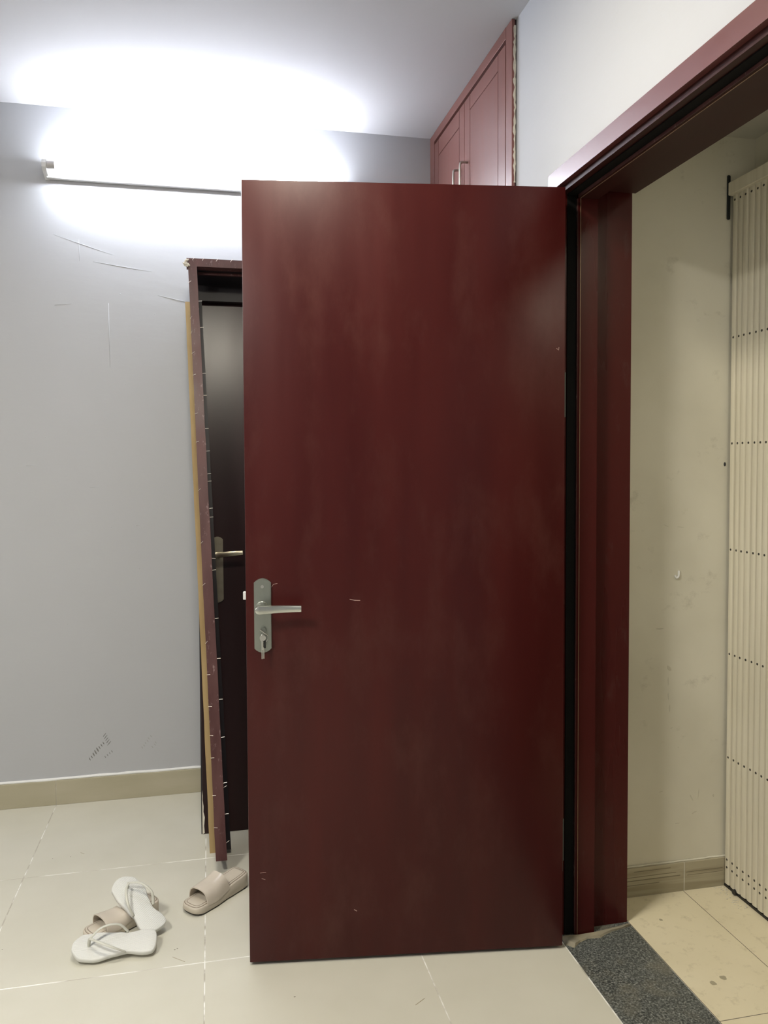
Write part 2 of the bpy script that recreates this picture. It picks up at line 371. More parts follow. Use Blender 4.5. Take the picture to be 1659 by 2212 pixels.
wall_blobs('scuff_marks', wall_back, M['scuff2'], it, YB-.0002)
# trowel scratches and pimples of the plaster (raised, same paint)
b = bmesh.new()
def ridge(b, x0, z0, x1, z1, r=.0012):
    sweep(b, [(x0, YB, z0), ((x0+x1)/2, YB-.0004, (z0+z1)/2), (x1, YB, z1)], [r*.3, r, r*.3], [.0002, .0006, .0002], n=6, upv=(0, 1, 0))
ridge(b, -.60, 2.315, -.37, 2.245); ridge(b, -.503, 2.30, -.502, 2.215); ridge(b, -.394, 2.05, -.392, 1.79, .0015)
ridge(b, -.45, 2.215, -.22, 2.185); ridge(b, -.60, 2.035, -.53, 2.045); ridge(b, -.72, 1.39, -.68, 1.392, .002)
ridge(b, -.48, 1.30, -.44, 1.302); ridge(b, -.30, 1.14, -.28, 1.145, .002); ridge(b, -.20, 2.09, -.05, 2.06)
for k in range(26):
    x = random.uniform(-.8, -.1); z = random.uniform(.5, 2.1)
    bmesh.ops.create_icosphere(b, subdivisions=1, radius=random.uniform(.0012, .0022), matrix=Matrix.Translation((x, YB, z)))
tag(obj('plaster_ridges', b, M['wall_grey'], wall_back, smooth=True), kind='stuff')
it = [(1.435, .73, .012, .022, .7), (1.432, .69, .003, .03, 0), (1.433, .64, .004, .03, .1), (1.438, .60, .005, .025, .0), (1.445, .535, .010, .003, .3), (1.40, .86, .03, .004, 0),
      (1.47, .47, .004, .004, 0), (1.41, .33, .015, .003, .2), (1.52, .30, .004, .03, .5), (1.53, .25, .02, .004, .4), (1.545, .31, .003, .04, -.1), (1.47, .22, .02, .003, 0), (1.60, .3, .006, .01, 0), (1.42, 1.19, .02, .003, -.4), (1.47, 1.185, .03, .002, -.1)]
M['wallstain'] = mat('smudged_grime', (0.56, 0.53, 0.43), 0.9)
wall_blobs('grime_marks', wall_ce, M['wallstain'], it, YC-.0002, label='darker grime smudges')
b = bmesh.new(); sweep(b, curve3([(1.452, YC-.001, 1.03), (1.457, YC-.004, 1.022), (1.464, YC-.003, 1.028), (1.466, YC-.001, 1.045)], 5), .0035, .003, n=6)
obj('putty_blob', b, M['bead'], wall_ce, smooth=True)['label'] = 'small hook shaped blob of white putty'
b = bmesh.new(); bmesh.ops.create_icosphere(b, subdivisions=2, radius=.007, matrix=Matrix.Translation((1.628, YC, 1.385)) @ Matrix.Diagonal((.6, .3, 1, 1)))
obj('anchor_hole', b, M['dark_slot'], wall_ce)

# ------------------------------------------------------------------ door frame of the doorway
fr = thing('door_frame', 'dark mahogany door frame around the open doorway to the corridor', 'door frame', (XR, YJ, 0), kind='structure')
def fobj(name, b, m, **k):
    o = obj(name, b, m, **k); o.parent = fr; o.matrix_parent_inverse = Matrix.Translation((-XR, -YJ, 0)); return o
ZU = 2.1555     # underside at rebate
# far jamb profile in (x,y), extruded up
def jamb_pts(y, s):
    return [(XR, y+s*.0), (1.034, y+s*.0), (1.034, y-s*.009), (1.040, y-s*.010), (1.095, y-s*.010), (1.0955, y+s*.018), (1.2176, y+s*.018), (1.2176, y+s*.034), (XR, y+s*.034)]
fobj('jamb', prism(bmesh.new(), jamb_pts(2.1275, 1), 'z', 0.001, 2.184), M['mahogany_frame'])
fobj('jamb', prism(bmesh.new(), jamb_pts(1.2045, -1), 'z', 0.001, 2.184), M['mahogany_frame'])
hp = [(XR, ZU), (1.034, ZU), (1.034, ZU-.0095), (1.040, ZU-.0105), (1.095, ZU-.0105), (1.0955, ZU+.0175), (1.2176, ZU+.0165), (1.2176, ZU+.0285), (XR, ZU+.0285)]
fobj('head', prism(bmesh.new(), [(p[0], p[1]) for p in hp], 'y', 1.2045, 2.1275), M['head'])
# architrave round the doorway (mitred)
AZ0, AZ1 = 2.1712, 2.2203
AX0, AX1 = .968, .9838
YA0, YA1 = 2.143, 2.178
YN0, YN1 = 1.189, 1.140
def quadbar(pa, pb, ha, hb):
    return None
b = bmesh.new(); hull8(b, [(AX0, YA0, AZ0), (AX1, YA0, AZ0), (AX1, YA1, AZ1), (AX0, YA1, AZ1)], [(AX0, YN0, AZ0), (AX1, YN0, AZ0), (AX1, YN1, AZ1), (AX0, YN1, AZ1)])
fobj('architrave', b, M['architrave'])
for (a, c) in ((YA0, YA1), (YN0, YN1)):
    b = bmesh.new(); hull8(b, [(AX0, a, .002), (AX1, a, .002), (AX1, c, .002), (AX0, c, .002)], [(AX0, a, AZ0), (AX1, a, AZ0), (AX1, c, AZ1), (AX0, c, AZ1)])
    fobj('architrave', b, M['architrave'])
# bronze edge on the stop, black strips in the rebate
o = fobj('edge_strip', bx(1.0325, 1.0335, 1.215, 2.117, ZU-.0100, ZU-.0015), M['old_frame'])
o = fobj('edge_strip', bx(1.0400, 1.0412, 1.215, 2.117, ZU-.0120, ZU-.0106), M['bronze']); o['label'] = 'thin bronze line under the head'
o = fobj('edge_strip', bx(1.0325, 1.0335, 2.1185, 2.1262, .004, ZU-.012), M['old_frame'])
o = fobj('edge_strip', bx(1.0400, 1.0412, 2.1160, 2.1174, .004, ZU-.012), M['bronze']); o['label'] = 'thin bronze line down the jamb'
o = fobj('rebate_strip', bx(1.004, 1.031, 2.1245, 2.1274, .004, ZU-.002), M['dull_black']); o['label'] = 'black strip in the rebate'
o = fobj('rebate_strip', bx(1.004, 1.031, 1.2047, 2.1240, ZU-.003, ZU-.0002), M['dull_black']); o['label'] = 'black strip under the head'
for (z0, z1) in ((.225, .350), (1.523, 1.651)):
    h = fobj('hinge', bx(.9845, 1.0015, 2.1250, 2.1278, z0, z1, bev=.0008), M['hinge']); h['label'] = 'grey steel hinge leaf'
    for dz in (.02, .5, .98):
        z = z0+.012+(z1-z0-.024)*((dz-.02)/.96)
        b = bmesh.new(); cyl(b, (.9945, 2.1252, z), (0, -1, 0), .0032, .0008, 10)
        obj('screw', b, M['dull_black'], h).matrix_parent_inverse = Matrix.Identity(4)
# cement smear and lip at the jamb foot
rr = random.Random(21); b = bmesh.new(); top = []; bot = []
pts = [(.986, 2.082), (.990, 2.120), (1.04, 2.116), (1.10, 2.112), (1.217, 2.140), (1.225, 2.128), (1.19, 2.118), (1.15, 2.112), (1.12, 2.100), (1.10, 2.088), (1.06, 2.092), (1.03, 2.080), (1.005, 2.062)]
A = [b.verts.new((x+rr.uniform(-.002, .002), y+rr.uniform(-.002, .002), .0008)) for x, y in pts]
cx = sum(p[0] for p in pts)/len(pts); cy_ = sum(p[1] for p in pts)/len(pts)
B = [b.verts.new((cx+(x-cx)*.9, cy_+(y-cy_)*.75, .006+rr.uniform(-.002, .003))) for x, y in pts]
for k in range(len(pts)): b.faces.new((A[k], A[(k+1) % len(pts)], B[(k+1) % len(pts)], B[k]))
b.faces.new(B)
tag(obj('cement_smear', b, M['cement']), 'rough cement smear at the foot of the dark door jamb', 'cement')

# ------------------------------------------------------------------ the big open door
ANG = math.atan2(-.12, .878)
door = thing('door_1', 'large plain mahogany door standing open with lever handle and keys', 'door', (.092, 2.185, 0), (0, 0, ANG), kind='structure')
DW, DT = .8862, .040
leaf = obj('door_panel', bx(0, DW, 0, DT, .010, 2.153, bev=.0022, seg=2), M['mahogany'], door, smooth=True, auto=.5)
# lock plate on the outer face
def plate_pts(u0, u1, z0, z1, arc):
    um = (u0+u1)/2; pts = []
    n = 8
    for k in range(n+1):
        t = k/n; pts.append((u0+(u1-u0)*t, z0-arc*(1-(2*t-1)**2)))
    for k in range(n+1):
        t = 1-k/n; pts.append((u0+(u1-u0)*t, z1+arc*(1-(2*t-1)**2)))
    return pts
def plate_mesh(u0, u1, z0, z1, arc, t, bev=.0015):
    b = bmesh.new(); prism(b, plate_pts(u0, u1, z0, z1, arc), 'y', -t, 0)
    es = [e for e in b.edges if all(abs(v.co.y+t) < 1e-6 for v in e.verts)]
    bmesh.ops.bevel(b, geom=es, offset=bev, segments=2, affect='EDGES')
    return b
pl = obj('lock_plate', plate_mesh(.0225, .0685, .889, 1.070, .0115, .0075, .0024), M['plate'], door)
b = bmesh.new(); cyl(b, (.0455, -.0072, 1.059), (0, -1, 0), .0045, .0022, 14); obj('screw', b, M['screw'], pl)
pl['label'] = 'satin nickel lock plate'
def lever_mesh(u0, z, L_, y0, out=.05):
    b = bmesh.new()
    cyl(b, (u0, y0, z), (0, -1, 0), .0115, out-.006, 20)
    pts = []; n = 14
    prof = []
    for k in range(n+1):
        t = k/n; u = u0+t*L_
        hh = .0115-.0028*t; depth = -(out)+.012*(math.sin(t*PI*.9))*.55
        prof.append((u, hh, y0+depth, z+.0018*t))
    rings = []
    # rounded start
    for k in range(5):
        a = PI/2*(k/5); u = u0-.0115*math.cos(a); hh = .0115*math.sin(a)+.0001
        rings.append((u, hh, y0-out, z))
    rings += prof
    R_ = []
    for (u, hh, y, zz) in rings:
        R_.append([b.verts.new(p) for p in ((u, y, zz-hh), (u, y-.004, zz-hh+.0012*min(1, hh/.008)), (u, y-.0055, zz-hh*.4), (u, y-.0055, zz+hh*.4), (u, y-.004, zz+hh-.0012*min(1, hh/.008)), (u, y, zz+hh), (u, y+.003, zz))])
    for i in range(len(R_)-1):
        a, c = R_[i], R_[i+1]
        for k in range(7): b.faces.new((a[k], a[(k+1) % 7], c[(k+1) % 7], c[k]))
    b.faces.new(R_[0]); b.faces.new(R_[-1])
    return b
o = obj('lever_handle', lever_mesh(.0405, 1.0025, .111, -.0070, .045), M['steel'], door, smooth=True, auto=.6); o['label'] = 'brushed nickel lever handle'
b = bmesh.new(); cyl(b, (.0440, -.006, 1.0025), (0, -1, 0), .0175, .004, 24, r2=.0150); obj('handle_rose', b, M['steel'], door, smooth=True, auto=.5)
b = bmesh.new(); cyl(b, (.0475, -.007, .942), (0, -1, 0), .0078, .011, 20, r2=.007); box(b, .0435, .0515, -.018, -.004, .930, .942, bev=.001)
o = obj('lock_cylinder', b, M['plate'], door, smooth=True, auto=.5)
o = obj('latch_bolt', bx(-.0085, .001, .011, .027, 1.021, 1.042, bev=.001), M['white_metal'], door); o['label'] = 'pale latch bolt sticking out of the door edge'
# inner side furniture (seen from behind)
b = bmesh.new(); prism(b, plate_pts(.0225, .0685, .889, 1.070, .0115), 'y', DT, DT+.006); obj('lock_plate', b, M['plate'], door)
b = lever_mesh(.0405, .9985, .111, -.004, .045)
for v in b.verts: v.co.y = DT-v.co.y
obj('lever_handle', b, M['steel'], door, smooth=True, auto=.6)
for z0, z1 in ((.225, .350), (1.523, 1.651)):
    obj('hinge_leaf', bx(DW, DW+.0012, .004, .036, z0, z1), M['hinge'], door)
    b = bmesh.new(); cyl(b, (DW+.004, DT+.004, z0), (0, 0, 1), .0055, z1-z0, 12); obj('hinge_barrel', b, M['hinge'], door, smooth=True, auto=.5)
# scratches on the door face
def scratch(pts, r=.0009):
    b = bmesh.new(); sweep(b, pts, r, .0002, n=5, upv=(0, 1, 0)); return obj('scratch', b, M['scratch'], leaf)
scratch([(.283, -.0001, 1.019), (.296, -.0001, 1.016), (.312, -.0001, 1.015)])
scratch([(.070, -.0001, 1.056), (.075, -.0001, 1.064), (.086, -.0001, 1.066)], .0006)
scratch([(.031, -.0001, .262), (.047, -.0001, .263)], .0006); scratch([(.035, -.0001, .246), (.045, -.0001, .243)], .0006)
scratch([(.29, -.0001, .146), (.298, -.0001, .141)], .0012); scratch([(.862, -.0001, 1.71), (.868, -.0001, 1.705), (.869, -.0001, 1.713)], .0009)
# keys
kr = thing('key_ring', 'small bunch of keys hanging from the door lock', 'keys', (0, 0, 0), (0, 0, 0))
kr.location = Matrix.Translation((.092, 2.185, 0)) @ Matrix.Rotation(ANG, 4, 'Z') @ Vector((.0475, -.018, .940)); kr.rotation_euler = (0, 0, ANG)
b = bmesh.new(); box(b, -.0105, .0105, -.014, -.002, -.0012, .0012, bev=.0006)
o = obj('key', b, M['chrome'], kr); o.rotation_euler = (0, math.radians(38), 0); o['label'] = 'key turned in the lock'
b = bmesh.new(); n = 28
sweep(b, [(.003+.0105*math.cos(2*PI*k/n), -.008+.003*math.cos(2*PI*k/n), -.0175+.0115*math.sin(2*PI*k/n)) for k in range(n)], .0009, n=6, closed=True, upv=(0, 1, 0))
obj('ring', b, M['chrome'], kr, smooth=True)
b = bmesh.new(); cyl(b, (-.0005, -.0125, -.0165), (0, 1, 0), .0082, .002, 20); box(b, -.0045, .0005, -.0125, -.0100, -.050, -.023, bev=.0006); box(b, -.0042, -.0015, -.0122, -.0104, -.074, -.048, bev=.0004)
obj('key', b, M['chrome'], kr, smooth=True, auto=.5)
b = bmesh.new(); box(b, .0008, .0072, -.0095, -.0070, -.0455, -.024, bev=.001)
k2 = obj('key', b, M['black_plastic'], kr); k2['label'] = 'key with a black plastic head'
b = bmesh.new(); box(b, .0003, .0030, -.0095, -.0078, -.074, -.044, bev=.0004); obj('blade', b, M['chrome'], k2)

# ------------------------------------------------------------------ wall cabinet above the doorway wall
cab = thing('wall_cabinet', 'reddish brown two door cabinet high on the right wall by the ceiling', 'cabinet', (XR, 2.46, 1.75))
def cobj(name, b, m, parent=None, **k):
    o = obj(name, b, m, **k); o.parent = parent or cab
    o.matrix_parent_inverse = Matrix.Translation((-XR, -2.46, -1.75)) if parent is None else Matrix.Identity(4)
    return o
CX = .967
cobj('backing', bx(.978, XR-.0005, 2.464, YB-.001, 1.75, ZC-.001), M['cabinet_groove'])
cobj('stile', bx(CX, .978, 2.460, 2.513, 1.75, ZC-.001, bev=.0008), M['cabinet'])
cobj('stile', bx(CX, .978, 3.365, YB-.001, 1.75, ZC-.001, bev=.0008), M['cabinet'])
cobj('top_rail', bx(CX-.001, .978, 2.513, 3.365, 2.781, ZC-.001, bev=.0008), M['cabinet'])
cobj('bottom_rail', bx(CX, .978, 2.513, 3.365, 1.75, 1.79, bev=.0008), M['cabinet'])
def cab_door(y0, y1, g0, g1, gz, hy):
    d = cobj('cabinet_door', bx(.9715, .978, y0, y1, 1.80, 2.768), M['cabinet_groove'])
    w_ = .0016; x0, x1 = .9675, .9715
    for (a, c, z0, z1) in ((y0, g0-w_, 1.80, 2.768), (g1+w_, y1, 1.80, 2.768), (g0+w_, g1-w_, gz+w_, 2.768), (g0+w_, g1-w_, 1.80, gz-w_)):
        cobj('door_board', bx(x0, x1, a, c, z0, z1, bev=.0007), M['cabinet'], d)
    b = bmesh.new()
    pts = curve3([(.966, hy, 2.528), (.945, hy, 2.527), (.938, hy, 2.517), (.9375, hy, 2.46), (.938, hy, 2.40), (.945, hy, 2.392), (.966, hy, 2.391)], 4)
    sweep(b, pts, .0045, .004, n=8, upv=(0, 1, 0))
    cobj('handle', b, M['steel'], d, smooth=True)['label'] = 'steel bow handle'
cab_door(2.520, 2.9475, 2.588, 2.884, 2.713, 2.912)
cab_door(2.9515, 3.360, 3.014, 3.300, 2.70, 2.995)
# broken plaster along the cabinet edge
b = bmesh.new(); rr = random.Random(9)
z = 2.30; L_ = []
while z < ZC-.012:
    L_.append((z, .9735+rr.uniform(-.0035, .0030), .9800+rr.uniform(-.001, .0015))); z += rr.uniform(.006, .016)
A = [b.verts.new((x0, 2.4592, z)) for z, x0, x1 in L_]; B = [b.verts.new((x1, 2.4592, z)) for z, x0, x1 in L_]
A2 = [b.verts.new((x0, 2.4602, z)) for z, x0, x1 in L_]; B2 = [b.verts.new((x1, 2.4602, z)) for z, x0, x1 in L_]
for i in range(len(L_)-1):
    b.faces.new((A[i], B[i], B[i+1], A[i+1])); b.faces.new((A[i], A[i+1], A2[i+1], A2[i])); b.faces.new((B[i], B2[i], B2[i+1], B[i+1]))
cobj('plaster_remnant', b, M['chip'])['label'] = 'pale ragged strip of old plaster'

# ------------------------------------------------------------------ tube light on the back wall
tl = thing('tube_light', 'lit fluorescent tube light fixed to the back wall', 'light', (-.02, YB, 2.56))
def tobj(name, b, m, parent=None, **k):
    o = obj(name, b, m, **k); o.parent = parent or tl
    o.matrix_parent_inverse = Matrix.Translation((.02, -YB, -2.56)) if parent is None else Matrix.Identity(4)
    return o
TX0, TX1, TY, TZ = -.625, .585, 3.368, 2.568
tobj('batten', bx(TX0+.008, TX1-.008, YB-.026, YB-.0005, 2.530, 2.584, bev=.003), M['white_metal'])
for s, xe in ((1, TX0), (-1, TX1)):
    b = bmesh.new()
    prism(b, [(YB-.0005, 2.528), (YB-.055, 2.545), (YB-.074, 2.556), (YB-.076, 2.572), (YB-.068, 2.586), (YB-.050, 2.588), (YB-.020, 2.592), (YB-.0005, 2.592)], 'x', xe, xe+s*.016)
    h = tobj('lamp_holder', b, M['white_metal'])
    b = bmesh.new(); box(b, xe-s*.0004, xe+s*.0004, TY-.009, TY+.006, TZ-.003, TZ+.003); tobj('slot', b, M['dark_slot'], h)
    b = bmesh.new(); cyl(b, (xe+s*.018, TY, TZ), (s, 0, 0), .0145, .030, 20); tobj('tube_cap', b, M['cap'], smooth=True, auto=.5)
b = bmesh.new(); cyl(b, (TX0+.048, TY, TZ), (1, 0, 0), .0135, TX1-TX0-.096, 20)
o = tobj('tube', b, M['tube'], smooth=True, auto=.5); o['label'] = 'glowing white tube'

# ------------------------------------------------------------------ ceiling lamp (above the picture) and two added fill lights
for (lx, ly, lz, st, LR, lab) in ((1.47, .85, ZCC, 'corridor_fill', .10, 'small round fill light added on the corridor ceiling'), (.0, 1.60, ZC, 'lamp', .152, 'round flat lamp panel on the ceiling just in front of the open door'), (-1.40, .55, ZC, 'rear_fill', .24, 'large round flat fill light added on the ceiling at the rear of the room')):
    lp = thing('ceiling_lamp_or_fill', lab, 'light', (lx, ly, lz))
    b = bmesh.new(); cyl(b, (0, 0, 0), (0, 0, -1), LR+.018, .016, 36); obj('rim', b, M['white_metal'], lp, smooth=True, auto=.5)
    b = bmesh.new(); cyl(b, (0, 0, -.0155), (0, 0, -1), LR, .002, 36); obj('diffuser', b, M[st], lp, smooth=True, auto=.5)

# ------------------------------------------------------------------ loose door leaf leaning against the back wall
YL0, YL1, ZL = 3.020, 3.385, 2.062
LL = math.hypot(YL1-YL0, ZL); TL = math.atan2(YL1-YL0, ZL)
ld = thing('loose_door', 'dark unhung door leaf leaning on the back wall behind the open door', 'door', (-.043, YL0, .001), (-TL, 0, 0))
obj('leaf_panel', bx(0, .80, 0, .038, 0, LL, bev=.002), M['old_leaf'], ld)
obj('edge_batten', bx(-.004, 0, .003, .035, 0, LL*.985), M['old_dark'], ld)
p2 = obj('handle_plate', plate_mesh(.048, .091, .873, 1.110, .011, .008), M['old_steel'], ld, smooth=True, auto=.4); p2['label'] = 'tarnished metal handle plate'
b = lever_mesh(0, 0, .100, 0, .045)
o = obj('lever', b, M['old_steel'], ld, smooth=True, auto=.6); o.location = (.066, -.008, 1.045); o.rotation_euler = (0, -.045, 0)
b = bmesh.new()
prism(b, [(0, 0), (.008, .004), (.006, .03), (.009, .06), (.004, .08), (.005, .10), (.002, .12), (.002, .14), (0, .16)], 'y', -.001, 0)
obj('chipped_edge', b, M['chip'], ld)['label'] = 'pale chipped lower corner'

# ------------------------------------------------------------------ loose door frame leaning in front of it
lf = thing('loose_door_frame', 'old maroon door frame with bent staples leaning before the dark loose door', 'door frame', (.02, 2.72, .0))
def lobj(name, b, m, **k):
    o = obj(name, b, m, **k); o.parent = lf; o.matrix_parent_inverse = Matrix.Translation((-.02, -2.72, 0)); return o
FB = Vector((0, 2.700, .050)); FT = Vector((0, 3.200, 2.160)); DV = Vector((0, .973, -.23)).normalized()
def up_pt(t): return FB.lerp(FT, t)
def section(t, x0, x1, d0, d1):
    p = up_pt(t); a = p+DV*d0; c = p+DV*d1
    return [(x0, a.y, a.z), (x1, a.y, a.z), (x1, c.y, c.z), (x0, c.y, c.z)]
def post(name, m, xb, xt, d0, d1, t0=0., t1=1., wob=0.0, seed=1, n=1, **k):
    b = bmesh.new(); rr = random.Random(seed); prev = None; verts = []
    for i in range(n+1):
        t = t0+(t1-t0)*i/n
        x0 = xb[0]+(xt[0]-xb[0])*t+rr.uniform(-wob, wob); x1 = xb[1]+(xt[1]-xb[1])*t+rr.uniform(-wob, wob)
        verts.append([b.verts.new(p) for p in section(t, x0, x1, d0, d1)])
    for i in range(n):
        A, B = verts[i], verts[i+1]
        for q in range(4): b.faces.new((A[q], A[(q+1) % 4], B[(q+1) % 4], B[q]))
    b.faces.new(verts[0][::-1]); b.faces.new(verts[-1])
    return lobj(name, b, m, **k)
FXB, FXT = (.0040, .0415), (-.0715, -.0385)
post('upright', M['old_frame'], FXB, FXT, 0, .030, wob=.0006, n=24, seed=2)
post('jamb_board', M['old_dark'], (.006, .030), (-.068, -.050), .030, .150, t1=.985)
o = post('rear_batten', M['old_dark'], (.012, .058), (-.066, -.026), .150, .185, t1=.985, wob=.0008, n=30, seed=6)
o = post('wood_backing', M['raw_wood'], (-.0165, .0115), (-.0905, -.0665), .172, .192, t0=-.012, t1=.968, wob=.0007, n=36, seed=4); o['label'] = 'raw tan wooden edge of the frame'
# right hand upright, hidden behind the open door
post('upright', M['old_frame'], (.76, .80), (.75, .785), 0, .030)
post('jamb_board', M['old_dark'], (.765, .785), (.76, .78), .030, .150)
# head: front board, soffit, stop bead, rear board
def head(name, m, z0, z1, d0, d1, x0=-.0775, x1=.79, droop=0, **k):
    Uv = (FT-FB).normalized(); p = FT
    b = bmesh.new()
    a = [p+DV*d0+Uv*z0, p+DV*d1+Uv*z0, p+DV*d1+Uv*z1, p+DV*d0+Uv*z1]
    hull8(b, [(x0, q.y, q.z) for q in a], [(x1, q.y, q.z) for q in a])
    return lobj(name, b, m, **k)
head('head_board', M['old_frame'], 0, .034, 0, .030)
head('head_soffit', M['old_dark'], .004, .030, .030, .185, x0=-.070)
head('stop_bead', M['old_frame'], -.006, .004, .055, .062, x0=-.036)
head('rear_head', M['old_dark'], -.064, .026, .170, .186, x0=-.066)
# crumbled corner
b = bmesh.new(); rr = random.Random(31)
for k in range(9):
    c = Vector((-.080+rr.uniform(-.006, .012), 3.195+rr.uniform(-.006, .004), 2.168+rr.uniform(-.010, .014)))
    r = rr.uniform(.003, .0075)
    bmesh.ops.create_icosphere(b, subdivisions=1, radius=r, matrix=Matrix.Translation(c) @ Euler((rr.random()*3, rr.random()*3, 0)).to_matrix().to_4x4() @ Matrix.Diagonal((1.3, .7, .6, 1)))
lobj('corner_crumbs', b, M['chip'])['label'] = 'crumbled plaster at the top corner'
b = bmesh.new()
for (t, x) in ((.02, 0), (.1, 0)):
    p = up_pt(t)+DV*.19; box(b, -.017, -.0145, p.y-.006, p.y+.004, p.z, p.z+.07)
# bent staples along both edges
b = bmesh.new(); sweep(b, [(0, 0, 0), (.006, -.0004, .0004), (.0125, -.001, .0006)], .00085, n=5)
bmesh.ops.recalc_face_normals(b, faces=b.faces)
nail_me = bpy.data.meshes.new('staple'); b.to_mesh(nail_me); b.free(); nail_me.materials.append(M['nail'])
def staple(t, side, d, a, s=1.0):
    if side < 0: x = FXB[0]+(FXT[0]-FXB[0])*t-.001; rot = (0, -a, 0)
    else: x = FXB[1]+(FXT[1]-FXB[1])*t; rot = (0, -a, 0)
    p = up_pt(t)+DV*d
    o = inst('staple', nail_me, lf, (x-.02, p.y-2.72, p.z), rot, (s, s, s))
for t, a in ((.968, .6), (.90, .9), (.835, .55), (.795, .35), (.725, .3), (.675, .3), (.59, .7), (.50, .75), (.43, .65), (.335, .8), (.285, 0), (.235, -.05), (.19, -.2), (.155, .0), (.098, -.05), (.05, -.15), (.872, 1.1)):
    staple(t, -1, -.0012, a, .95)
for t, a in ((.885, .05), (.80, .03), (.76, .0), (.66, .02), (.607, .05), (.56, .05), (.545, .0), (.475, -.1), (.455, .1), (.375, .05), (.31, .02), (.245, -.02), (.185, .15), (.115, .12), (.108, .5), (.068, .05), (.025, .6), (.62, .05), (.7, .05), (.935, .02)):
    staple(t, 1, .006, a, 1.05)
for x in (-.055, -.018, .035, .09):
    inst('staple', nail_me, lf, (x-.02, 3.1985-2.72, 2.183), (0, -.9, 0), (1, 1, 1))

# ------------------------------------------------------------------ folding gate in the corridor
gt = thing('folding_gate', 'cream metal folding gate of riveted vertical slats in the corridor', 'gate', (1.64, YC, 0))
def gobj(name, b, m, parent=None, **k):
    o = obj(name, b, m, **k); o.parent = parent or gt
    o.matrix_parent_inverse = Matrix.Translation((-1.64, -YC, 0)) if parent is None else Matrix.Identity(4)
    return o
PIT = .0268
w2 = PIT/2-.0009
prof = [(-w2, .012), (-w2, .001), (-w2+.0022, -.0035), (-w2+.0065, -.0045), (0.0, -.0048), (w2-.0065, -.0045), (w2-.0022, -.0035), (w2, .001), (w2, .012)]
b = bmesh.new(); prism(b, [(x, y) for (y, x) in prof], 'z', .012, 2.262); bmesh.ops.recalc_face_normals(b, faces=b.faces)
slat_me = bpy.data.meshes.new('gate_slat'); b.to_mesh(slat_me); b.free(); slat_me.materials.append(M['gate'])
b = bmesh.new(); cyl(b, (-.0043, 0, 0), (-1, 0, 0), .0042, .0012, 10, r2=.0034)
riv_me = bpy.data.meshes.new('rivet'); b.to_mesh(riv_me); b.free(); riv_me.materials.append(M['rivet'])
ROWS = (2.222, 1.789, 1.4515, 1.1103, .7715, .4322, .0938, .0682)
rr = random.Random(12)
for i in range(30):
    y = 2.2522-PIT*i
    dx = rr.uniform(-.0014, .0014)
    s = inst('gate_slat', slat_me, gt, (dx, y-YC, 0), (0, 0, rr.uniform(-.05, .05)))
    if i in (0, 1, 4, 7, 12, 16, 21): s.scale = (1, .93, 1)
    for z in ROWS: inst('rivet', riv_me, s, (0, 0, z))
gobj('top_rail', bx(1.622, 1.662, 1.43, 2.268, 2.238, 2.279, bev=.002), M['gate'])
gobj('bottom_track', bx(1.636, 1.668, 1.43, 2.270, .0005, .008), M['black_plastic'])
gobj('backing_bars', bx(1.655, 1.665, 1.45, 2.268, .012, 2.25), M['rivet'])
gobj('wall_bracket', bx(1.622, 1.634, 2.2695, 2.2768, 2.165, 2.305, bev=.003), M['bracket'])['label'] = 'black iron wall bracket'
b = bmesh.new(); cyl(b, (1.628, 2.207, .0095), (1, 0, 0), .009, .008, 16); gobj('caster_wheel', b, M['black_plastic'], smooth=True, auto=.5)
# grit swept up against the gate
b = bmesh.new(); rr = random.Random(5)
for k in range(60):
    y = rr.uniform(2.13, 2.264); x = 1.628-rr.random()**2*.035; r = rr.uniform(.0008, .0028)
    bmesh.ops.create_icosphere(b, subdivisions=1, radius=r, matrix=Matrix.Translation((x, y, r*.5)) @ Matrix.Diagonal((1.4, .9, .6, 1)))
tag(obj('grit', b, M['chip']), 'loose plaster grit at the foot of the folding gate', 'debris', kind='stuff')
# stains on the tiles
def floor_blob(x, y, w_, h, a, m, name, label, seed, cat='stain'):
    b = bmesh.new(); rr = random.Random(seed); n = 12; c, s = math.cos(a), math.sin(a); A = []; B = []
    for k in range(n):
        t = 2*PI*k/n; r = .8+.3*rr.random(); u = w_/2*math.cos(t)*r; v = h/2*math.sin(t)*r
        A.append(b.verts.new((x+u*c-v*s, y+u*s+v*c, .0001))); B.append(b.verts.new((x+(u*c-v*s)*.8, y+(u*s+v*c)*.8, .0004)))
    b.faces.new(B)
    for k in range(n): b.faces.new((A[k], A[(k+1) % n], B[(k+1) % n], B[k]))
    o = obj(name, b, m, floor); o['label'] = label; return o
M['stain'] = mat('dull_floor_stain', (0.36, 0.32, 0.22), 0.6)
floor_blob(1.298, 1.838, .017, .020, .3, M['stain'], 'floor_stain', 'round dull stain', 1)
floor_blob(1.338, 1.852, .018, .020, .2, M['stain'], 'floor_stain', 'round dull stain', 2)
floor_blob(1.325, 2.135, .012, .012, 0, M['stain'], 'floor_stain', 'small dark spot', 3)
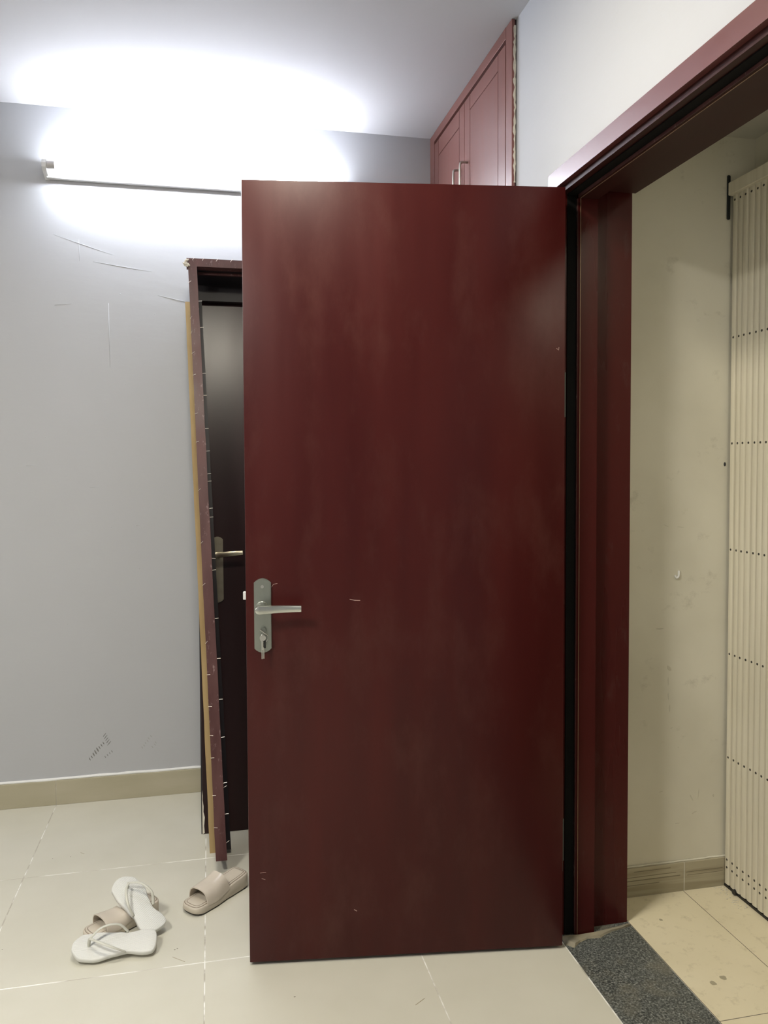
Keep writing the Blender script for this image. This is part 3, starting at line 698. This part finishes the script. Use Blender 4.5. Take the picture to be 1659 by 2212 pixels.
# specks on the room tiles
b = bmesh.new()
for (x, y, r) in ((-.755, 2.55, .004), (-.60, 2.42, .002), (-.63, 2.40, .0015), (-.115, 2.308, .003), (-.108, 2.312, .0025), (.20, 2.03, .003), (-.56, 2.95, .002), (-.50, 2.95, .002)):
    bmesh.ops.create_icosphere(b, subdivisions=1, radius=r, matrix=Matrix.Translation((x, y, .0003)) @ Matrix.Diagonal((1, .5, .2, 1)))
tag(obj('dirt_specks', b, M['dirt'], floor), kind='stuff')
b = bmesh.new()
for (x0, y0, x1, y1) in ((-.12, 2.275, -.085, 2.245), (-.47, 2.975, -.455, 2.96), (.255, 1.83, .28, 1.845), (.50, 1.93, .53, 1.95)):
    sweep(b, [(x0, y0, .0002), (x1, y1, .0002)], .0012, .0003, n=5)
tag(obj('floor_scratches', b, M['stain'], floor), kind='stuff')

# ------------------------------------------------------------------ footwear
def outline(L_, wf, shape, n=56):
    """shape(t)->(centre, halfwidth) ; t 0 toe .. 1 heel; superellipse-like ends"""
    pts = []
    ts = []
    for k in range(n//2+1):
        a = PI*k/(n//2); ts.append((1-math.cos(a))/2)
    left = [(t*L_, shape(t)[0]+shape(t)[1]) for t in ts]; right = [(t*L_, shape(t)[0]-shape(t)[1]) for t in ts]
    return left+right[::-1][1:-1]
def endf(t, p=.10, q=.10, e=2.6):
    a = 1.0
    if t < p: a = (1-(1-t/p)**e)**(1/e)
    if t > 1-q: a = min(a, (1-((t-1+q)/q)**e)**(1/e))
    return a
def lerp_tab(tab, t):
    for i in range(len(tab)-1):
        if t <= tab[i+1][0]:
            u = (t-tab[i][0])/(tab[i+1][0]-tab[i][0]); u = u*u*(3-2*u)
            return tab[i][1]+(tab[i+1][1]-tab[i][1])*u
    return tab[-1][1]
def sole(pts, zb, zt, r=.003, inset=0.0):
    """solid from outline with bottom/top height functions of u"""
    b = bmesh.new(); n = len(pts)
    cx = sum(p[0] for p in pts)/n; 
    def ring(off, zf):
        out = []
        for i in range(n):
            p0 = Vector(pts[i-1]); p1 = Vector(pts[i]); p2_ = Vector(pts[(i+1) % n]); d = (p2_-p0)
            nn = Vector((d.y, -d.x)); nn = nn.normalized() if nn.length > 1e-9 else Vector((0, 0))
            q = p1-nn*off*sgn
            out.append(b.verts.new((q.x, q.y, zf(q.x))))
        return out
    area = sum(pts[i][0]*pts[(i+1) % n][1]-pts[(i+1) % n][0]*pts[i][1] for i in range(n)); sgn = 1 if area > 0 else -1
    R = [ring(inset+r*.7, zb), ring(inset, lambda u: zb(u)+r*.7), ring(inset, lambda u: zt(u)-r), ring(inset+r*.35, lambda u: zt(u)-r*.3), ring(inset+r, zt)]
    for A, B in zip(R[:-1], R[1:]):
        for i in range(n): b.faces.new((A[i], A[(i+1) % n], B[(i+1) % n], B[i]))
    for rg in (R[0], R[-1]):   # strip fill between the mirrored sides
        h = n//2
        b.faces.new((rg[0], rg[1], rg[n-1]))
        for i in range(1, h-1): b.faces.new((rg[i], rg[i+1], rg[n-i-1], rg[n-i]))
        b.faces.new((rg[h-1], rg[h], rg[h+1]))
    return b

def flip_flop(label, loc, rot, mirror=1):
    t_ = thing('flip_flop', label, 'flip-flop', loc, rot, 'white flip-flops on the floor')
    L_ = .232
    wid = [(0, .030), (.12, .043), (.30, .0475), (.52, .0385), (.66, .0330), (.85, .0405), (1, .038)]
    cen = [(0, .004), (.3, .0), (.6, .004), (1, .0)]
    sh = lambda t: (mirror*lerp_tab(cen, t), lerp_tab(wid, t)*endf(t, .17, .075, 2.6))
    pts = outline(L_, 1, sh)
    zt = lambda u: .014+.004*(max(0, 1-u/(.25*L_)))**2+.002*max(0, (u/L_-.6))
    so = obj('sole', sole(pts, lambda u: .0+.004*(max(0, 1-u/(.2*L_)))**2, zt, .0035), M['white_rubber'], t_, smooth=True, auto=.9)
    obj('footbed', sole(pts, lambda u: zt(u)-.002, lambda u: zt(u)+.0006, .0008, inset=.0045), M['ribbed'], t_, smooth=True, auto=.7)
    pu = .047; k = Vector((pu+.004, 0, .041))
    b = bmesh.new()
    sweep(b, curve3([(pu, 0, .013), (pu+.001, 0, .028), k], 5), [.0034]*11, [.0045]*11, n=8, upv=(1, 0, 0))
    obj('toe_post', b, M['thong'], t_, smooth=True)
    for s in (1, -1):
        e = Vector((.150, s*.0345+mirror*.002, .0145))
        b = bmesh.new(); P = curve3([k, (pu+.034, s*.026, .051), (pu+.076, s*.041, .041), e], 7); n_ = len(P)
        sweep(b, P, [.0036+.0012*(i/(n_-1)) for i in range(n_)], [.0016]*n_, n=8, upv=(0, 0, 1))
        obj('strap', b, M['thong'], t_, smooth=True)
    return t_
def slide(label, loc, rot, L_=.232, SH=(.037, .010, .080)):
    t_ = thing('slide_sandal', label, 'sandal', loc, rot, 'nude platform slides on the floor')
    wid = [(0, .037), (.15, .0415), (.35, .0435), (.6, .0385), (.85, .0365), (1, .0345)]
    sh = lambda t: (lerp_tab([(0, .0), (.4, .002), (1, 0)], t), lerp_tab(wid, t)*endf(t, .10, .07, 2.7))
    pts = outline(L_, 1, sh)
    def zt(u):
        t = u/L_
        return lerp_tab([(0, .027), (.35, .027), (.75, .044), (1, .050)], t)
    zb = lambda u: lerp_tab([(0, .009), (.18, .003), (.75, .003), (1, .005)], u/L_)
    obj('platform', sole(pts, zb, zt, .004), M['nude'], t_, smooth=True, auto=.9)
    obj('outsole', sole(pts, lambda u: max(0.0, zb(u)-.003), lambda u: zb(u)+.0005, .001, inset=.003), M['outsole'], t_)
    obj('welt', sole(pts, lambda u: zt(u)-.002, lambda u: zt(u)+.0004, .0004, inset=.0046), M['nude_dark'], t_)
    obj('rim', sole(pts, lambda u: zt(u)-.002, lambda u: zt(u)+.0022, .0012, inset=.0070), M['nude'], t_, smooth=True, auto=.7)
    obj('groove', sole(pts, lambda u: zt(u)-.002, lambda u: zt(u)+.0024, .0003, inset=.0116), M['nude_dark'], t_)
    obj('footbed', sole(pts, lambda u: zt(u)-.002, lambda u: zt(u)+.0030, .0008, inset=.0140), M['nude'], t_, smooth=True, auto=.7)
    # broad arched strap
    b = bmesh.new(); nu, nv = 10, 22; th = .003
    def P(i, j, off):
        a = PI*j/nv; s = math.cos(a); e = math.sin(a)
        u = .043+.004*(1-e)+(SH[2]+.004*e)*(i/nu)
        u += .012*(1-e)*(i/nu)-.002*(1-e)*(1-i/nu)
        W = sh(u/L_)[1]+.0016+off; hh = SH[0]+SH[1]*(i/nu)+off
        sg = 1 if s >= 0 else -1
        v = sg*abs(s)**.72*W; z0 = zt(u)-.006*(1-e)**2
        return (u, v+.002, z0+hh*e**.80)
    O = [[b.verts.new(P(i, j, 0)) for j in range(nv+1)] for i in range(nu+1)]
    I = [[b.verts.new(P(i, j, -th)) for j in range(nv+1)] for i in range(nu+1)]
    for i in range(nu):
        for j in range(nv):
            b.faces.new((O[i][j], O[i][j+1], O[i+1][j+1], O[i+1][j])); b.faces.new((I[i][j], I[i+1][j], I[i+1][j+1], I[i][j+1]))
    for j in range(nv):
        b.faces.new((O[0][j], I[0][j], I[0][j+1], O[0][j+1])); b.faces.new((O[nu][j], O[nu][j+1], I[nu][j+1], I[nu][j]))
    for i in range(nu):
        b.faces.new((O[i][0], O[i+1][0], I[i+1][0], I[i][0])); b.faces.new((O[i][nv], I[i][nv], I[i+1][nv], O[i+1][nv]))
    obj('strap', b, M['nude_strap'], t_, smooth=True, auto=.9)
    return t_
flip_flop('white flip-flop lying flat in front of its pair, nearest the viewer', (-.397, 2.331, .0180), (math.radians(15), 0, math.radians(-2)), 1)
slide('nude platform slide partly buried under the white flip-flops', (-.368, 2.396, 0), (0, 0, math.radians(36)), .228, (.035, -.012, .066))
slide('nude platform slide lying alone beside the edge of the open door', (-.083, 2.480, 0), (0, 0, math.radians(42)))
# second flip-flop tipped across the heel of the slide
ff = flip_flop('white flip-flop tipped up on top of the nude slide', (-.288, 2.544, .099), (0, 0, 0), -1)
ff.scale = (.94, .94, .94)
d = (Vector((-.168, 2.384, .0165))-Vector((-.288, 2.544, .099))).normalized()
side = Vector((0, 0, 1)).cross(d).normalized(); n_ = d.cross(side)
ff.rotation_euler = Matrix(((d.x, side.x, n_.x), (d.y, side.y, n_.y), (d.z, side.z, n_.z))).to_euler()
ff.rotation_euler = (Matrix.Rotation(math.radians(9), 3, d) @ ff.rotation_euler.to_matrix()).to_euler()
